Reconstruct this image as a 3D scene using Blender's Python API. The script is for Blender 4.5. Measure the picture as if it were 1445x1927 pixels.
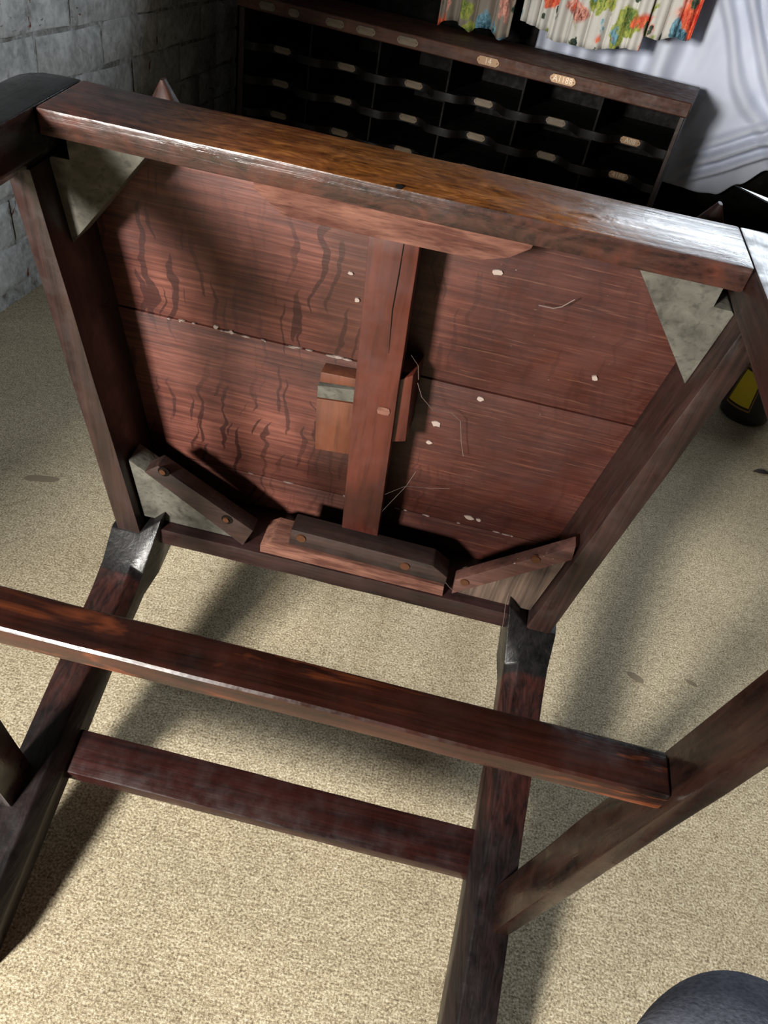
import bpy, bmesh, math, random
from mathutils import Vector, Matrix, noise

for o in list(bpy.data.objects):
    bpy.data.objects.remove(o, do_unlink=True)
scene = bpy.context.scene
col = scene.collection
random.seed(7)

# ------------------------------------------------------------------ camera
CAM_H = 0.75553
cam_d = bpy.data.cameras.new('camera')
cam_d.sensor_fit = 'VERTICAL'
cam_d.sensor_height = 36.0
cam_d.lens = 36.0 * 1371.48 / 1927.0
cam_d.clip_start = 0.02
cam = bpy.data.objects.new('camera', cam_d)
col.objects.link(cam)
right = Vector((0.97866, 0.12988, 0.15925))
down = Vector((0.20550, -0.61853, -0.75842))
fwd = Vector((0.0, 0.77496, -0.63201))
cam.matrix_world = Matrix(((right.x, -down.x, -fwd.x, 0.0),
                           (right.y, -down.y, -fwd.y, 0.0),
                           (right.z, -down.z, -fwd.z, CAM_H),
                           (0, 0, 0, 1)))
scene.camera = cam

# ------------------------------------------------------------------ world, lights, exposure
world = bpy.data.worlds.new('World')
scene.world = world
world.use_nodes = True
bg = world.node_tree.nodes['Background']
bg.inputs[0].default_value = (0.86, 0.94, 1.0, 1)
bg.inputs[1].default_value = 1.2
scene.view_settings.view_transform = 'Standard'
scene.view_settings.look = 'None'
scene.view_settings.gamma = 1.0
scene.view_settings.use_curve_mapping = False
scene.view_settings.exposure = 0.0
scene.cycles.max_bounces = 5
scene.cycles.adaptive_threshold = 0.05
scene.cycles.transmission_bounces = 2
scene.cycles.diffuse_bounces = 2
scene.cycles.use_denoising = True

E1 = Vector((0.966038, -0.258401, 0.0))      # along the back wall, to the right
E2 = Vector((0.258401, 0.966038, 0.0))       # into the back wall
B0 = Vector((0.143822, 1.970374, 0.0))       # front plane of the pigeonhole cabinet
WD = Vector((0.04, 0.9992, 0.0))             # along the left wall, away from the camera
WN = Vector((0.9992, -0.04, 0.0))            # out of the left wall into the room
WP = Vector((-0.84545, 1.29370, 0.0))


def wallpt(s, z, off=0.0):
    return WP + WD * s + WN * off + Vector((0, 0, z))


def backpt(u, dep, z):
    return B0 + E1 * u + E2 * dep + Vector((0, 0, z))


def area(name, loc, direction, w, h, energy, color):
    d = bpy.data.lights.new(name, 'AREA')
    d.shape = 'RECTANGLE'
    d.size, d.size_y = w, h
    d.energy = energy
    d.color = color
    o = bpy.data.objects.new(name, d)
    col.objects.link(o)
    z = -Vector(direction).normalized()
    x = Vector((0, 0, 1)).cross(z)
    if x.length < 1e-4:
        x = Vector((1, 0, 0))
    x.normalize()
    y = z.cross(x)
    o.matrix_world = Matrix(((x.x, y.x, z.x, loc[0]), (x.y, y.y, z.y, loc[1]), (x.z, y.z, z.z, loc[2]), (0, 0, 0, 1)))
    return o


CEIL = 2.45
REAR_Y = -1.3                             # wall behind the camera, with an open window
HIGH = (-1.15, -0.87, 0.70, 1.04)         # x0, x1, z0, z1 of that window
WIN_U0, WIN_U1, WIN_Z0, WIN_Z1 = 0.30, 1.25, 1.34, 1.74           # window high in the back wall
area('daylight_side_window', ((HIGH[0] + HIGH[1]) / 2, REAR_Y - 0.02, (HIGH[2] + HIGH[3]) / 2), (0.3, 1, -0.2), HIGH[1] - HIGH[0], HIGH[3] - HIGH[2], 135, (1.0, 0.965, 0.90))
# daylight through the window above the hanging board
area('daylight_window', backpt((WIN_U0 + WIN_U1) / 2, 0.5, (WIN_Z0 + WIN_Z1) / 2), -E2, WIN_U1 - WIN_U0 - .04, WIN_Z1 - WIN_Z0 - .04, 24, (0.84, 0.92, 1.0))

# ------------------------------------------------------------------ node helpers


class NT:
    def __init__(self, name):
        self.m = bpy.data.materials.new(name)
        self.m.use_nodes = True
        self.t = self.m.node_tree
        self.b = self.t.nodes['Principled BSDF']
        self.co = self.t.nodes.new('ShaderNodeTexCoord').outputs['Object']

    def link(self, a, b):
        self.t.links.new(a, b)

    def mapping(self, scale=(1, 1, 1), rot=(0, 0, 0), loc=(0, 0, 0), src=None):
        n = self.t.nodes.new('ShaderNodeMapping')
        n.inputs['Scale'].default_value = scale
        n.inputs['Rotation'].default_value = rot
        n.inputs['Location'].default_value = loc
        self.link(src or self.co, n.inputs['Vector'])
        return n.outputs[0]

    def noise(self, vec, scale=1.0, detail=4, rough=0.55, dist=0.0, out=0):
        n = self.t.nodes.new('ShaderNodeTexNoise')
        n.inputs['Scale'].default_value = scale
        n.inputs['Detail'].default_value = detail
        n.inputs['Roughness'].default_value = rough
        n.inputs['Distortion'].default_value = dist
        self.link(vec, n.inputs['Vector'])
        return n.outputs[out]

    def voronoi(self, vec, scale=1.0, feature='F1', out='Distance', rand=1.0):
        n = self.t.nodes.new('ShaderNodeTexVoronoi')
        n.feature = feature
        n.inputs['Scale'].default_value = scale
        n.inputs['Randomness'].default_value = rand
        self.link(vec, n.inputs['Vector'])
        return n.outputs[out]

    def ramp(self, fac, stops, interp='LINEAR'):
        n = self.t.nodes.new('ShaderNodeValToRGB')
        n.color_ramp.interpolation = interp
        el = n.color_ramp.elements
        while len(el) < len(stops):
            el.new(0.5)
        for e, (p, c) in zip(el, stops):
            e.position = p
            e.color = (c, c, c, 1) if isinstance(c, (int, float)) else (c[0], c[1], c[2], 1)
        self.link(fac, n.inputs[0])
        return n.outputs[0]

    def mix(self, fac, a, b, mode='MIX'):
        n = self.t.nodes.new('ShaderNodeMix')
        n.data_type = 'RGBA'
        n.blend_type = mode
        n.clamp_factor = True
        for si, v in ((0, fac), (6, a), (7, b)):
            sock = n.inputs[si]
            if hasattr(v, 'is_linked'):
                self.link(v, sock)
            elif isinstance(v, (int, float)):
                sock.default_value = v if si == 0 else (v, v, v, 1)
            else:
                sock.default_value = (v[0], v[1], v[2], 1)
        return n.outputs[2]

    def math(self, op, a, b=0.0, clamp=False):
        n = self.t.nodes.new('ShaderNodeMath')
        n.operation = op
        n.use_clamp = clamp
        for i, v in enumerate((a, b)):
            if hasattr(v, 'is_linked'):
                self.link(v, n.inputs[i])
            else:
                n.inputs[i].default_value = v
        return n.outputs[0]

    def sep(self, src=None):
        n = self.t.nodes.new('ShaderNodeSeparateXYZ')
        self.link(src or self.co, n.inputs[0])
        return n.outputs

    def vadd(self, vec, colr, amt):
        a = self.t.nodes.new('ShaderNodeVectorMath')
        a.operation = 'SUBTRACT'
        self.link(colr, a.inputs[0])
        a.inputs[1].default_value = (0.5, 0.5, 0.5)
        n = self.t.nodes.new('ShaderNodeVectorMath')
        n.operation = 'MULTIPLY_ADD'
        self.link(a.outputs[0], n.inputs[0])
        n.inputs[1].default_value = (amt, amt, amt) if isinstance(amt, (int, float)) else amt
        self.link(vec, n.inputs[2])
        return n.outputs[0]

    def bump(self, h, strength=0.3, dist=0.002):
        n = self.t.nodes.new('ShaderNodeBump')
        n.inputs['Strength'].default_value = strength
        n.inputs['Distance'].default_value = dist
        self.link(h, n.inputs['Height'])
        self.link(n.outputs[0], self.b.inputs['Normal'])

    def out(self, color, rough=0.5, spec=0.5, metal=0.0):
        for k, v in (('Base Color', color), ('Roughness', rough), ('Metallic', metal), ('Specular IOR Level', spec)):
            s = self.b.inputs[k]
            if hasattr(v, 'is_linked'):
                self.link(v, s)
            elif k == 'Base Color':
                s.default_value = (v[0], v[1], v[2], 1)
            else:
                s.default_value = v
        return self.m


def lin(r, g, b):
    f = lambda c: (c / 255.0 / 12.92) if c / 255.0 <= 0.04045 else ((c / 255.0 + 0.055) / 1.055) ** 2.4
    return (f(r), f(g), f(b))


def wood(name, dark, light, axis='x', rough=0.35, contrast=1.0, grain=130.0, bump=0.35, spec=0.5, specks=0.0, worn=None, worn_amt=0.0, along=5.0, tone=0.42):
    """stained old oak: grain streaks along one axis, blotches, pores, optional rubbed patches and pale dust specks"""
    k = NT(name)
    des = lambda c: tuple(v * 0.84 + 0.16 * (c[0] + c[1] + c[2]) / 3 for v in c)
    dark, light = tuple(v * tone for v in des(dark)), tuple(v * tone for v in des(light))
    if worn is not None:
        worn = tuple(v * tone * 1.3 for v in worn)
    sc = {'x': (along, grain, grain), 'y': (grain, along, grain), 'z': (grain, grain, along)}[axis]
    g = k.noise(k.mapping(sc), 1.0, 5, 0.6, 0.6)
    blot = k.noise(k.co, 9.0, 3, 0.6, 1.0)
    f = k.math('ADD', k.math('MULTIPLY', g, 0.6), k.math('MULTIPLY', blot, 0.4))
    c = k.ramp(f, [(0.5 - 0.16 / contrast, dark), (0.5 + 0.16 / contrast, light)])
    if worn is not None:
        w = k.ramp(k.noise(k.mapping({'x': (4, 22, 22), 'y': (22, 4, 22), 'z': (22, 22, 4)}[axis]), 1.0, 4, 0.7, 1.5), [(0.56 - worn_amt * 0.2, 0.0), (0.68 - worn_amt * 0.2, 1.0)])
        c = k.mix(w, c, worn)
    pores = k.ramp(k.noise(k.mapping(tuple(v * 3.0 for v in sc)), 1.0, 2, 0.5), [(0.30, 0.55), (0.45, 1.0)])
    c = k.mix(0.7, c, pores, 'MULTIPLY')
    if specks > 0:
        s = k.ramp(k.noise(k.co, 260.0, 2, 0.5), [(0.735 - specks * 0.05, 0.0), (0.76 - specks * 0.05, 1.0)])
        c = k.mix(k.math('MULTIPLY', s, 0.55), c, lin(190, 180, 168))
    r = k.ramp(k.noise(k.co, 38.0, 4, 0.65), [(0.3, max(rough - 0.14, 0.08)), (0.7, min(rough + 0.2, 1))])
    h = k.math('ADD', k.math('MULTIPLY', g, 0.7), k.math('MULTIPLY', k.noise(k.co, 60.0, 3, 0.6), 0.6))
    k.bump(h, bump, 0.0012)
    return k.out(c, r, spec)


# ------------------------------------------------------------------ materials of the chair
M = {}
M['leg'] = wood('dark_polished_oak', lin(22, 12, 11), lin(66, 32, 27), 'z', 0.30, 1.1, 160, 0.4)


def mat_rear_leg():
    k = NT('rear_leg_oak')
    x, y, z = k.sep()
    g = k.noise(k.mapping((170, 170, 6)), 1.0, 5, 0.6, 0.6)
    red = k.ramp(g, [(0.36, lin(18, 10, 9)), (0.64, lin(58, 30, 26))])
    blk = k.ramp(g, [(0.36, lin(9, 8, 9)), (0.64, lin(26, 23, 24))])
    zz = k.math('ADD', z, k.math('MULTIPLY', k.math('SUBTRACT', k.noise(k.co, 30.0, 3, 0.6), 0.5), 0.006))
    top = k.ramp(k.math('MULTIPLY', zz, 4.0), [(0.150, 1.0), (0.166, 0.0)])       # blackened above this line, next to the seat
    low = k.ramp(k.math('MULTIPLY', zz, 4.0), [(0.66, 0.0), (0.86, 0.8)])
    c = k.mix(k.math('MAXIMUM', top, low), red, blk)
    r = k.ramp(k.noise(k.co, 40.0, 4, 0.65), [(0.3, 0.26), (0.7, 0.5)])
    h = k.math('ADD', k.math('MULTIPLY', g, 0.8), k.math('MULTIPLY', k.noise(k.co, 70.0, 3, 0.6), 0.6))
    k.bump(h, 0.5, 0.0013)
    return k.out(c, r)


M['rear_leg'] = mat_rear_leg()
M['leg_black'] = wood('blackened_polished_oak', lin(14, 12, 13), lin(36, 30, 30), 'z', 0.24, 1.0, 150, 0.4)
M['arm'] = wood('armrest_oak', lin(30, 15, 11), lin(96, 50, 34), 'y', 0.55, 1.0, 110, 0.4, spec=0.3)
M['rail_front'] = None
M['rail_side'] = wood('side_rail_oak', lin(38, 24, 22), lin(98, 62, 54), 'y', 0.36, 1.0, 120, 0.45, tone=0.33)
M['rail_rear'] = wood('rear_rail_oak', lin(30, 18, 18), lin(84, 48, 46), 'x', 0.36, 1.0, 120, 0.4)
M['stretch_x'] = wood('stretcher_oak', lin(30, 15, 11), lin(92, 42, 27), 'x', 0.26, 1.2, 110, 0.4, worn=lin(150, 78, 44), worn_amt=0.25)
M['stretch_rear'] = wood('rear_stretcher_oak', lin(32, 14, 13), lin(86, 36, 30), 'x', 0.34, 1.0, 140, 0.4)
M['stretch_y'] = wood('side_stretcher_oak', lin(24, 15, 13), lin(76, 44, 32), 'y', 0.26, 1.0, 90, 0.45)
M['brace'] = wood('mahogany_brace', lin(92, 30, 14), lin(146, 60, 32), 'y', 0.42, 0.9, 70, 0.2, tone=0.36)
M['block_pink'] = wood('rough_sawn_pink_block', lin(120, 70, 56), lin(186, 124, 100), 'x', 0.9, 1.5, 170, 1.0, spec=0.15, along=22)
M['block_grey'] = wood('dusty_grey_block', lin(92, 88, 78), lin(150, 146, 132), 'x', 0.9, 1.0, 70, 0.9, spec=0.2, along=60)
M['block_saw'] = wood('saw_marked_block', lin(70, 56, 46), lin(150, 122, 104), 'y', 0.9, 1.4, 150, 1.0, spec=0.2)
M['batten_dark'] = wood('dark_batten', lin(38, 24, 20), lin(92, 60, 50), 'x', 0.55, 1.1, 110, 0.6)
M['batten_red'] = wood('red_batten', lin(84, 44, 36), lin(150, 94, 78), 'x', 0.55, 1.1, 100, 0.6, specks=0.4)
M['screw'] = NT('rusty_screw').out(lin(96, 62, 42), 0.5, 0.5, 0.6)
M['cobweb'] = NT('cobweb').out(lin(104, 90, 84), 0.8)
M['fleck'] = NT('dried_paint').out(lin(146, 130, 122), 0.8)
M['pale_plug'] = NT('pale_filler').out(lin(196, 168, 128), 0.8)
M['orange'] = wood('raw_orange_oak', lin(120, 54, 24), lin(186, 98, 48), 'y', 0.5, 1.0, 60, 0.3, tone=0.3)


def mat_front_rail():
    k = NT('front_rail_oak')
    x, y, z = k.sep()
    g = k.noise(k.mapping((7, 120, 120)), 1.0, 6, 0.62, 1.4)
    fig = k.noise(k.mapping((26, 60, 70)), 1.0, 4, 0.6, 3.0)
    f = k.math('ADD', k.math('MULTIPLY', g, 0.45), k.math('MULTIPLY', fig, 0.55))
    honey = k.ramp(f, [(0.34, lin(64, 36, 18)), (0.5, lin(136, 82, 38)), (0.66, lin(190, 124, 64))])
    dark = k.ramp(f, [(0.34, lin(26, 18, 17)), (0.64, lin(82, 52, 44))])
    edge = k.math('ADD', k.math('ABSOLUTE', k.math('SUBTRACT', x, 0.02)), k.math('MULTIPLY', k.math('SUBTRACT', k.noise(k.co, 10.0, 4, 0.6), 0.5), 0.16))
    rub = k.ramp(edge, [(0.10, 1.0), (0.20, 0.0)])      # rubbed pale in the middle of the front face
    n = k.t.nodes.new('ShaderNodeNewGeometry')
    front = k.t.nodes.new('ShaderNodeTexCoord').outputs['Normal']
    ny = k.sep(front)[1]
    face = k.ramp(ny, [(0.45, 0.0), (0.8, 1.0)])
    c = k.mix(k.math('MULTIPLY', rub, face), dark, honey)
    red = k.ramp(k.noise(k.co, 12.0, 4, 0.7, 0.6), [(0.5, 0.0), (0.66, 0.55)])
    c = k.mix(red, c, lin(112, 56, 40))
    pit = k.ramp(k.noise(k.mapping((60, 160, 160)), 1.0, 2, 0.5), [(0.28, 0.4), (0.40, 1.0)])
    c = k.mix(0.6, c, pit, 'MULTIPLY')
    r = k.ramp(k.noise(k.mapping((20, 60, 60)), 1.0, 4, 0.6), [(0.3, 0.16), (0.7, 0.42)])
    k.bump(k.math('ADD', g, k.noise(k.co, 50.0, 3, 0.6)), 0.4, 0.0012)
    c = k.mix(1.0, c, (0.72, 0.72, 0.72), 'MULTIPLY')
    return k.out(c, r)


M['rail_front'] = mat_front_rail()


def mat_board():
    """quarter-sawn oak: fine grain along x, darker ray flecks running across it, dusty pale spots"""
    k = NT('quarter_sawn_oak_board')
    oi = k.t.nodes.new('ShaderNodeObjectInfo')
    warp = k.noise(k.mapping((5, 7, 5)), 1.0, 2, 0.5, out=1)
    p = k.vadd(k.co, warp, (0.05, 0.0, 0.0))
    g = k.noise(k.mapping((9, 260, 100)), 1.0, 5, 0.6, 0.3)
    blot = k.noise(k.co, 7.0, 4, 0.6, 0.8)
    f = k.math('ADD', k.math('MULTIPLY', g, 0.5), k.math('MULTIPLY', blot, 0.5))
    c = k.ramp(f, [(0.35, lin(64, 31, 27)), (0.5, lin(118, 64, 52)), (0.65, lin(164, 100, 82))])
    warp2 = k.noise(k.mapping((20, 34, 20)), 1.0, 2, 0.5, out=1)
    p2 = k.vadd(p, warp2, (0.026, 0.0, 0.0))
    fl = k.noise(k.mapping((150, 13, 1), src=p2), 1.0, 1.0, 0.4)
    area_m = k.ramp(k.noise(k.mapping((7, 6, 1), loc=(3.3, 1.2, 0)), 1.0, 2, 0.5), [(0.38, 0.25), (0.50, 1.0)])
    flm = k.math('MULTIPLY', k.ramp(fl, [(0.60, 0.0), (0.625, 1.0)]), area_m)
    x, y, z = k.sep()
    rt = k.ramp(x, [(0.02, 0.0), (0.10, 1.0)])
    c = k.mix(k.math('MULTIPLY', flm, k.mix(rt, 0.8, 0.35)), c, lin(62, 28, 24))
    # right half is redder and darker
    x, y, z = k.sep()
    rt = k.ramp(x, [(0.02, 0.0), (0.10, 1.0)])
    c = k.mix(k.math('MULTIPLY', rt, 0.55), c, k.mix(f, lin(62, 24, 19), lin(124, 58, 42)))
    # pale scratches across the right half
    scr = k.ramp(k.noise(k.mapping((14, 420, 1)), 1.0, 3, 0.7), [(0.58, 0.0), (0.68, 1.0)])
    c = k.mix(k.math('MULTIPLY', k.math('MULTIPLY', scr, 0.6), k.mix(rt, 0.25, 1.0)), c, lin(176, 116, 92))
    # dust and paint spots
    sp = k.ramp(k.noise(k.co, 190.0, 3, 0.6), [(0.72, 0.0), (0.75, 1.0)])
    spm = k.ramp(k.noise(k.co, 9.0, 2, 0.5), [(0.5, 0.0), (0.62, 1.0)])
    c = k.mix(k.math('MULTIPLY', k.math('MULTIPLY', sp, spm), 0.7), c, lin(206, 192, 178))
    # dark glue stain along the brace
    dx = k.math('ABSOLUTE', k.math('SUBTRACT', x, 0.0))
    st = k.ramp(k.math('ADD', dx, k.math('MULTIPLY', k.noise(k.co, 20.0, 4, 0.7), 0.10)), [(0.085, 0.6), (0.115, 0.0)])
    c = k.mix(st, c, lin(72, 42, 30))
    k.bump(k.math('ADD', g, k.math('MULTIPLY', k.noise(k.co, 90.0, 3, 0.6), 0.6)), 0.35, 0.001)
    r = k.ramp(k.noise(k.co, 30.0, 3, 0.6), [(0.3, 0.42), (0.7, 0.65)])
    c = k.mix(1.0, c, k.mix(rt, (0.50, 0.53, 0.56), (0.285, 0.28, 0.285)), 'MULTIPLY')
    return k.out(c, r, 0.4)


M['board'] = mat_board()

# ------------------------------------------------------------------ mesh helpers


def finish(bm, name, mat, parent=None, smooth=True, angle=35.0):
    bmesh.ops.recalc_face_normals(bm, faces=bm.faces)
    me = bpy.data.meshes.new(name)
    bm.to_mesh(me)
    bm.free()
    me.materials.append(mat)
    if smooth:
        for p in me.polygons:
            p.use_smooth = True
        me.set_sharp_from_angle(angle=math.radians(angle))
    o = bpy.data.objects.new(name, me)
    col.objects.link(o)
    if parent is not None:
        o.parent = parent
    return o


def link_mesh(name, me, parent=None):
    o = bpy.data.objects.new(name, me)
    col.objects.link(o)
    if parent is not None:
        o.parent = parent
    return o


def thing(name, label, cat, loc=(0, 0, 0), group=None, mat=None):
    o = bpy.data.objects.new(name, None)
    o.empty_display_size = 0.05
    col.objects.link(o)
    o.location = loc
    if mat is not None:
        o.matrix_world = mat
    o['label'] = label
    o['category'] = cat
    if group:
        o['group'] = group
    return o


def tag(o, label, cat, group=None):
    o['label'] = label
    o['category'] = cat
    if group:
        o['group'] = group
    return o


def loft(bm, sections, caps=True):
    rings = [[bm.verts.new(p) for p in s] for s in sections]
    n = len(rings[0])
    for a, b in zip(rings, rings[1:]):
        for i in range(n):
            j = (i + 1) % n
            bm.faces.new((a[i], a[j], b[j], b[i]))
    if caps:
        bm.faces.new(list(reversed(rings[0])))
        bm.faces.new(rings[-1])
    return rings


def bevel(bm, off, seg=2, angle=30.0):
    bm.normal_update()
    es = [e for e in bm.edges if len(e.link_faces) == 2 and e.calc_face_angle(0) > math.radians(angle)]
    if es:
        bmesh.ops.bevel(bm, geom=es, offset=off, segments=seg, profile=0.6, affect='EDGES', clamp_overlap=True)


def wobble(bm, amp, scale, seed=0.0):
    off = Vector((seed * 3.1, seed * 1.7, seed * 5.3))
    for v in bm.verts:
        v.co += noise.noise_vector(v.co * scale + off) * amp


def quadbox(bm, corners):
    """corners: 4 bottom points then 4 top points"""
    vs = [bm.verts.new(c) for c in corners]
    for f in ((3, 2, 1, 0), (4, 5, 6, 7), (0, 1, 5, 4), (1, 2, 6, 5), (2, 3, 7, 6), (3, 0, 4, 7)):
        bm.faces.new([vs[i] for i in f])


def box(bm, x0, x1, y0, y1, z0, z1):
    quadbox(bm, [(x0, y0, z0), (x1, y0, z0), (x1, y1, z0), (x0, y1, z0), (x0, y0, z1), (x1, y0, z1), (x1, y1, z1), (x0, y1, z1)])


def prism(bm, poly, z0, z1):
    """polygon in x,y extruded along z"""
    loft(bm, [[(x, y, z0) for x, y in poly], [(x, y, z1) for x, y in poly]])


def bar(bm, sec_a, sec_b, n=14):
    """loft between two like cross-sections with n steps so that it can be made a little uneven"""
    secs = []
    for i in range(n + 1):
        t = i / n
        secs.append([Vector(a).lerp(Vector(b), t) for a, b in zip(sec_a, sec_b)])
    loft(bm, secs)


def tube(bm, pts, r, n=6):
    pts = [Vector(p) for p in pts]
    secs = []
    for i, p in enumerate(pts):
        a = pts[max(i - 1, 0)]
        b = pts[min(i + 1, len(pts) - 1)]
        t = (b - a).normalized()
        u = t.cross(Vector((0.3, 0.2, 0.93)))
        if u.length < 1e-4:
            u = t.cross(Vector((1, 0, 0)))
        u.normalize()
        v = t.cross(u)
        rr = r[i] if isinstance(r, (list, tuple)) else r
        secs.append([p + (u * math.cos(2 * math.pi * k / n) + v * math.sin(2 * math.pi * k / n)) * rr for k in range(n)])
    loft(bm, secs)


def cyl(bm, c, axis, r0, r1, h, n=20):
    axis = Vector(axis).normalized()
    u = axis.cross(Vector((0.31, 0.77, 0.55))).normalized()
    v = axis.cross(u)
    c = Vector(c)
    loft(bm, [[c + (u * math.cos(2 * math.pi * k / n) + v * math.sin(2 * math.pi * k / n)) * r0 for k in range(n)],
              [c + axis * h + (u * math.cos(2 * math.pi * k / n) + v * math.sin(2 * math.pi * k / n)) * r1 for k in range(n)]])


# ------------------------------------------------------------------ setting: floor
def mat_floor():
    k = NT('brushed_concrete')
    spk = k.noise(k.co, 420.0, 3, 0.7)
    mid = k.noise(k.co, 90.0, 3, 0.6)
    big = k.noise(k.co, 3.2, 4, 0.6, 0.5)
    brush = k.noise(k.mapping((90, 330, 1), rot=(0, 0, 0.25)), 1.0, 3, 0.6)
    f = k.math('ADD', k.math('ADD', k.math('MULTIPLY', spk, 0.72), k.math('MULTIPLY', mid, 0.16)), k.math('MULTIPLY', brush, 0.12))
    c = k.ramp(f, [(0.37, lin(124, 109, 86)), (0.48, lin(190, 174, 143)), (0.61, lin(246, 234, 204))])
    stain = k.ramp(big, [(0.35, 0.78), (0.65, 1.05)])
    c = k.mix(1.0, c, stain, 'MULTIPLY')
    peb = k.ramp(k.noise(k.co, 150.0, 2, 0.5), [(0.24, 1.0), (0.29, 0.0)])
    c = k.mix(k.math('MULTIPLY', peb, 0.6), c, lin(96, 82, 66))
    wh = k.ramp(k.noise(k.mapping(loc=(4, 2, 7)), 210.0, 1, 0.5), [(0.74, 0.0), (0.77, 1.0)])
    c = k.mix(k.math('MULTIPLY', wh, 0.6), c, lin(240, 234, 220))
    h = k.math('ADD', k.math('MULTIPLY', spk, 0.6), k.math('MULTIPLY', brush, 0.6))
    k.bump(h, 0.55, 0.0016)
    return k.out(c, 0.85, 0.25)


bm = bmesh.new()
box(bm, -3.1, 3.2, -2.5, 3.6, -0.12, 0.0)
floor = finish(bm, 'floor', mat_floor(), smooth=False)
floor['kind'] = 'structure'


# ------------------------------------------------------------------ setting: whitewashed brick wall
def mat_white():
    k = NT('flaking_whitewash')
    k.co = k.t.nodes.new('ShaderNodeNewGeometry').outputs['Position']
    big = k.noise(k.co, 11.0, 4, 0.6, 0.8)
    fine = k.noise(k.co, 70.0, 4, 0.6)
    c = k.ramp(k.math('ADD', k.math('MULTIPLY', big, 0.6), k.math('MULTIPLY', fine, 0.4)), [(0.32, lin(150, 152, 150)), (0.6, lin(240, 243, 243))])
    grime = k.ramp(k.noise(k.co, 17.0, 5, 0.7, 1.2), [(0.60, 0.0), (0.70, 1.0)])
    c = k.mix(k.math('MULTIPLY', grime, 0.6), c, lin(118, 112, 100))
    ck = k.ramp(k.noise(k.mapping((1.0, 0.7, 2.2), rot=(0.5, 0, 0)), 16.0, 5, 0.7, 1.8), [(0.645, 0.0), (0.665, 1.0)])
    ckm = k.ramp(k.noise(k.mapping(loc=(7, 3, 1)), 4.5, 2, 0.5), [(0.50, 0.0), (0.56, 1.0)])
    c = k.mix(k.math('MULTIPLY', k.math('MULTIPLY', ck, ckm), 0.8), c, lin(62, 54, 46))
    fl = k.ramp(k.noise(k.mapping(loc=(1.3, 5.1, 2.2)), 13.0, 5, 0.65, 1.6), [(0.655, 0.0), (0.68, 1.0)])
    c = k.mix(fl, c, k.mix(fine, lin(92, 44, 32), lin(150, 84, 62)))
    k.bump(k.math('ADD', k.math('MULTIPLY', big, 1.0), k.math('MULTIPLY', fine, 0.3)), 0.45, 0.006)
    return k.out(c, 0.9, 0.2)


def mat_mortar():
    k = NT('whitewashed_mortar')
    n = k.noise(k.co, 24.0, 5, 0.7, 0.6)
    c = k.ramp(n, [(0.38, lin(130, 128, 122)), (0.62, lin(220, 222, 222))])
    k.bump(k.noise(k.co, 60.0, 4, 0.6), 0.8, 0.005)
    return k.out(c, 0.95, 0.2)


M['white'] = mat_white()
M['mortar'] = mat_mortar()
wall_left = bpy.data.objects.new('wall_left', None)
wall_left['kind'] = 'structure'
# the wall's core and, at its near end, a pier added for shade
bm = bmesh.new()


def wallbox(bm, s0, s1, z0, z1, o0, o1):
    quadbox(bm, [wallpt(s0, z0, o0), wallpt(s1, z0, o0), wallpt(s1, z0, o1), wallpt(s0, z0, o1),
                 wallpt(s0, z1, o0), wallpt(s1, z1, o0), wallpt(s1, z1, o1), wallpt(s0, z1, o1)])


bpy.data.objects.remove(wall_left)
wallbox(bm, -1.65, 2.1, 0, CEIL, -0.22, -0.0045)
wallbox(bm, -1.65, -1.45, 0, CEIL, -0.007, 0.165)  # unseen pier, added to throw shade on the far-left floor
wall_left = finish(bm, 'wall_left', M['mortar'], smooth=False)
wall_left['kind'] = 'structure'
BH, BL = 0.0865, 0.288
rb = random.Random(3)
brick_meshes = []
for v in range(8):
    bm = bmesh.new()
    l, h = BL - 0.006, BH - 0.006
    # face towards +x of brick space, length along y, height z; softly rounded and uneven
    ys = [-l / 2, -l / 2 + .012, -l / 6, l / 6, l / 2 - .012, l / 2]
    zs = [-h / 2, -h / 2 + .01, h / 2 - .01, h / 2]
    g = []
    for i, y in enumerate(ys):
        row = []
        for j, z in enumerate(zs):
            edge = (i in (0, 5)) or (j in (0, 3))
            x = (-0.0035 if edge else 0.0) + rb.uniform(-0.0018, 0.0018)
            row.append(bm.verts.new((x, y + rb.uniform(-.003, .003), z + rb.uniform(-.0022, .0022))))
        g.append(row)
    for i in range(5):
        for j in range(3):
            bm.faces.new((g[i][j], g[i + 1][j], g[i + 1][j + 1], g[i][j + 1]))
    me = bpy.data.meshes.new('brick')
    bmesh.ops.recalc_face_normals(bm, faces=bm.faces)
    bm.to_mesh(me)
    bm.free()
    me.materials.append(M['white'])
    for p in me.polygons:
        p.use_smooth = True
    brick_meshes.append(me)
rotw = Matrix(((WN.x, WD.x, 0), (WN.y, WD.y, 0), (0, 0, 1))).to_4x4()
for cidx in range(-5, 5):
    zc = 0.375 + (cidx + 0.5) * BH
    if zc < 0.02:
        continue
    off = 0.54 if cidx % 2 == 0 else 0.363 + 0.02
    js = [off + k * BL + rb.uniform(-.016, .016) for k in range(-4, 7)]
    for k in range(10):
        s = (js[k] + js[k + 1]) / 2
        if s > 2.0 or s < -1.0:
            continue
        o = link_mesh('brick', brick_meshes[rb.randrange(8)], wall_left)
        o.matrix_world = Matrix.Translation(wallpt(s, zc + rb.uniform(-.003, .003), 0.0)) @ rotw @ Matrix.Diagonal((1, (js[k + 1] - js[k]) / BL, 1, 1))

# ------------------------------------------------------------------ setting: dark boarded back wall with a chink of daylight
M['wall_board'] = wood('tarred_board', lin(9, 8, 8), lin(28, 24, 21), 'x', 0.8, 1.0, 60, 0.6, spec=0.2)
M['dark_plaster'] = NT('dim_plaster').out(lin(66, 62, 56), 0.95, 0.1)


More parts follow.
